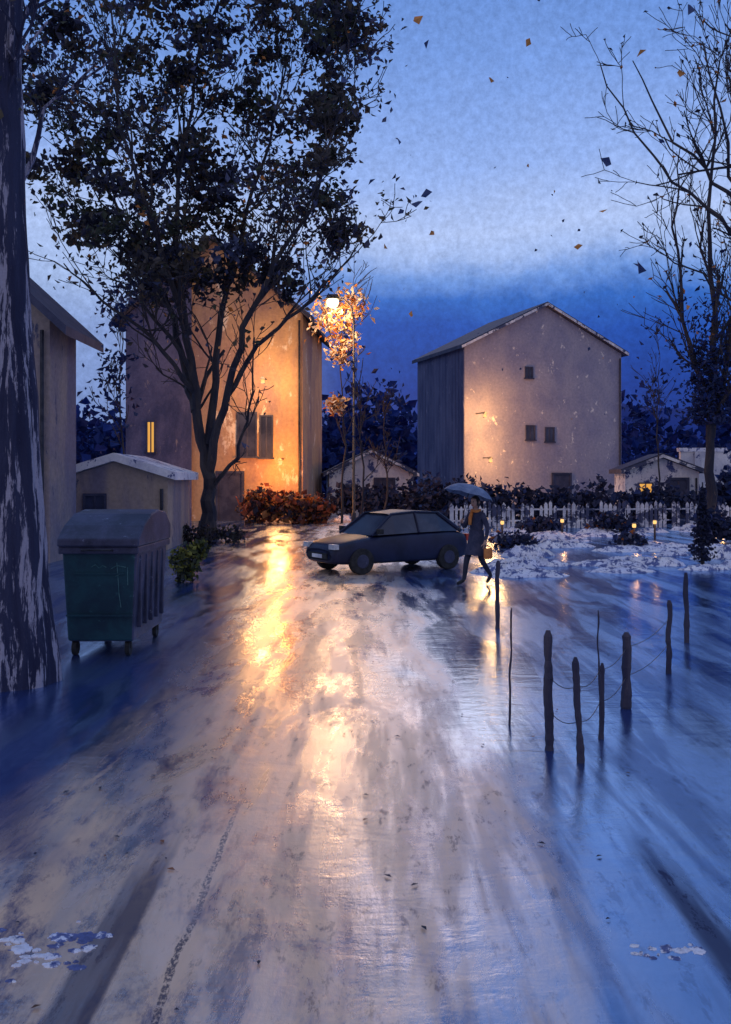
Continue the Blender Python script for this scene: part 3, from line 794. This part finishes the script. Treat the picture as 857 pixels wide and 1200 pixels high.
    mb = MB(); hc=Vector((0,-.03,1.545)); nu,nv=24,18
    def hp(th,ph,s=1.0):
        x=math.sin(ph)*math.cos(th); y=math.sin(ph)*math.sin(th); z=math.cos(ph)
        f = 1.0
        if z<0: f = 1-.32*(-z)**1.3
        px,py,pz = x*.075*f, y*.095*(f if y>0 else 1-.08*(-z if z<0 else 0)), z*.115
        if y<-.7 and abs(x)<.22 and -.35<z<.12: py -= .018*(1-abs(x)/.22)*(1-abs(z+.15)/.3 if abs(z+.15)<.3 else 0)
        if y<-.6 and .2<abs(x)<.5 and 0<z<.2: py += .008
        if y<-.6 and abs(x)<.35 and -.55<z<-.42: py -= .005
        return hc+Vector((px,py,pz))*s
    for j in range(nv+1):
        for i in range(nu): mb.v.append(tuple(hp(2*math.pi*i/nu, math.pi*j/nv)))
    for j in range(nv):
        for i in range(nu): i2=(i+1)%nu; mb.face((j*nu+i,(j+1)*nu+i,(j+1)*nu+i2,j*nu+i2),0)
    for s in (-1,1):
        mb.tube([(s*.072,-.02,1.52),(s*.084,-.012,1.545),(s*.078,-.015,1.575)],[.010,.016,.010],8,0)
        mb.tube([(s*.03,-.116,1.553),(s*.03,-.122,1.553)],[.011,.007],8,1)
    mb.tube([(-.024,-.114,1.488),(0,-.122,1.487),(.024,-.114,1.488)],[.004,.007,.004],6,2)
    mb.obj('head',[skinm,rubber,redm],root,smooth=True)
    mb = MB()
    for j in range(10):
        ph = math.pi*.68*j/9
        for i in range(nu):
            th=2*math.pi*i/nu; y=math.sin(th); lim = ph if y>-.35 else min(ph, math.pi*.30+ .15*abs(math.cos(th)))
            p=hp(th,lim,1.0); q=(p-hc)*1.12+hc; mb.v.append(tuple(q))
    for j in range(9):
        for i in range(nu): i2=(i+1)%nu; mb.face((j*nu+i,(j+1)*nu+i,(j+1)*nu+i2,j*nu+i2))
    mb.obj('hair',[hairm],root,smooth=True)
    mb = MB(); mb.tube([(math.cos(a)*.075,-.015+math.sin(a)*.075,1.385+.01*math.sin(a*2)) for a in [i*math.pi/8 for i in range(17)]],[.028]*17,8)
    mb.tube([(-.03,-.09,1.37),(-.045,-.12,1.25),(-.05,-.125,1.12)],[.03,.035,.03],8)
    mb.obj('scarf',[orang],root,smooth=True)
    mb = MB(); mb.box(.27,.34,-.11,.09,.50,.70); bevel(mb.obj('shoulder_bag',[orang],root),.03)
    mb = MB(); mb.tube([(.31,-.09,.70),(.28,-.06,.75),(.27,0,.755),(.31,.07,.70)],[.008]*4,6); mb.obj('bag_handle',[metald],root)
    u = empty('umbrella',(-.065,-.325,1.2)); u.parent=root; u.rotation_euler=(R(-14),R(6),0)
    mb = MB(); mb.tube([(0,0,-.14),(0,0,.74)],[.007,.006],8)
    mb.tube([(0,0,-.14),(0,-.015,-.18),(0,-.045,-.18),(0,-.055,-.14)],[.011]*4,8); mb.obj('shaft',[metald],u)
    mb = MB(); n=32; m=7; top=.70; mb.v.append((0,0,top))
    for j in range(1,m+1):
        f=j/m
        for i in range(n):
            a=2*math.pi*i/n; sc=1-.05*f*(1-abs(math.cos(4*a)))
            r=.47*math.sin(f*1.25)/math.sin(1.25)*sc; z=top-.24*(1-math.cos(f*1.45)) + .02*f*(1-abs(math.cos(4*a)))
            mb.v.append((r*math.cos(a),r*math.sin(a),z))
    for i in range(n):
        i2=(i+1)%n; mb.face((0,1+i,1+i2))
        for j in range(m-1): mb.face((1+j*n+i,1+(j+1)*n+i,1+(j+1)*n+i2,1+j*n+i2))
    mb.obj('canopy',[umbm],u,smooth=True)
    mb = MB()
    for i in range(8):
        a=math.pi*i/4; mb.tube([(0,0,top-.01),(.24*math.cos(a),.24*math.sin(a),top-.06),(.45*math.cos(a),.45*math.sin(a),top-.215)],[.003]*3,5)
    mb.obj('ribs',[metald],u)
person((2.08, 17.6, 0), R(-50))

# ------------------------------------------------------------ falling leaves
rng = random.Random(99); mb = MB()
LV = [(.5,7.0,.13,0),(.93,6.3,.13,0),(.55,6.1,.09,0),(.75,6.05,.12,0),(3.9,5.0,.2,0),(4.2,5.3,.09,0),(3.3,5.6,.09,1),(3.42,5.85,.08,1),(.9,8.3,.1,0),
      (2.4,6.6,.05,1),(1.9,8.0,.08,1),(3.5,6.6,.13,0),(4.3,6.9,.08,0),(-.2,6.2,.12,0),(.1,6.5,.1,0),(2.9,6.4,.05,1),(.8,9.0,.14,1),(2.5,8.7,.1,1),(1.0,5.7,.08,1),
      (4.1,8.3,.11,1),(4.7,8.8,.16,0),(4.6,7.9,.1,1),(.3,5.4,.08,1),(4.9,4.6,.08,1),(.7,4.5,.07,1),(-.3,7.9,.12,0)]
for (x,z,s,k) in LV:
    mb.leaf((x, 14+rng.uniform(-.6,.6), z), s*1.5, rng, (.7,.30,.08) if k else (.06,.09,.20), 0, .7)
for i in range(60):
    mb.leaf((rng.uniform(-4,5), rng.uniform(12,20), rng.uniform(3,9)), rng.uniform(.03,.08), rng, (.7,.30,.08) if rng.random()<.35 else (.05,.07,.15), 0, .7)
mb.obj('falling_leaves', [leafm], vcol=True)
mb = MB()
for i in range(130):
    y = rng.uniform(3.5, 24); x = rng.uniform(-.42, .42)*y
    a = rng.uniform(0, 6.28); s = rng.uniform(.010,.03); b = len(mb.v)
    mb.v += [(x+math.cos(a)*s, y+math.sin(a)*s, .008),(x-math.sin(a)*s*.5, y+math.cos(a)*s*.5, .014),(x-math.cos(a)*s, y-math.sin(a)*s, .008),(x+math.sin(a)*s*.5, y-math.cos(a)*s*.5, .012)]
    mb.face((b,b+1,b+2,b+3), 0, rng.choice([(.3,.13,.07),(.05,.05,.07),(.05,.05,.08),(.15,.08,.05)]))
mb.obj('fallen_leaves', [leafm], vcol=True)
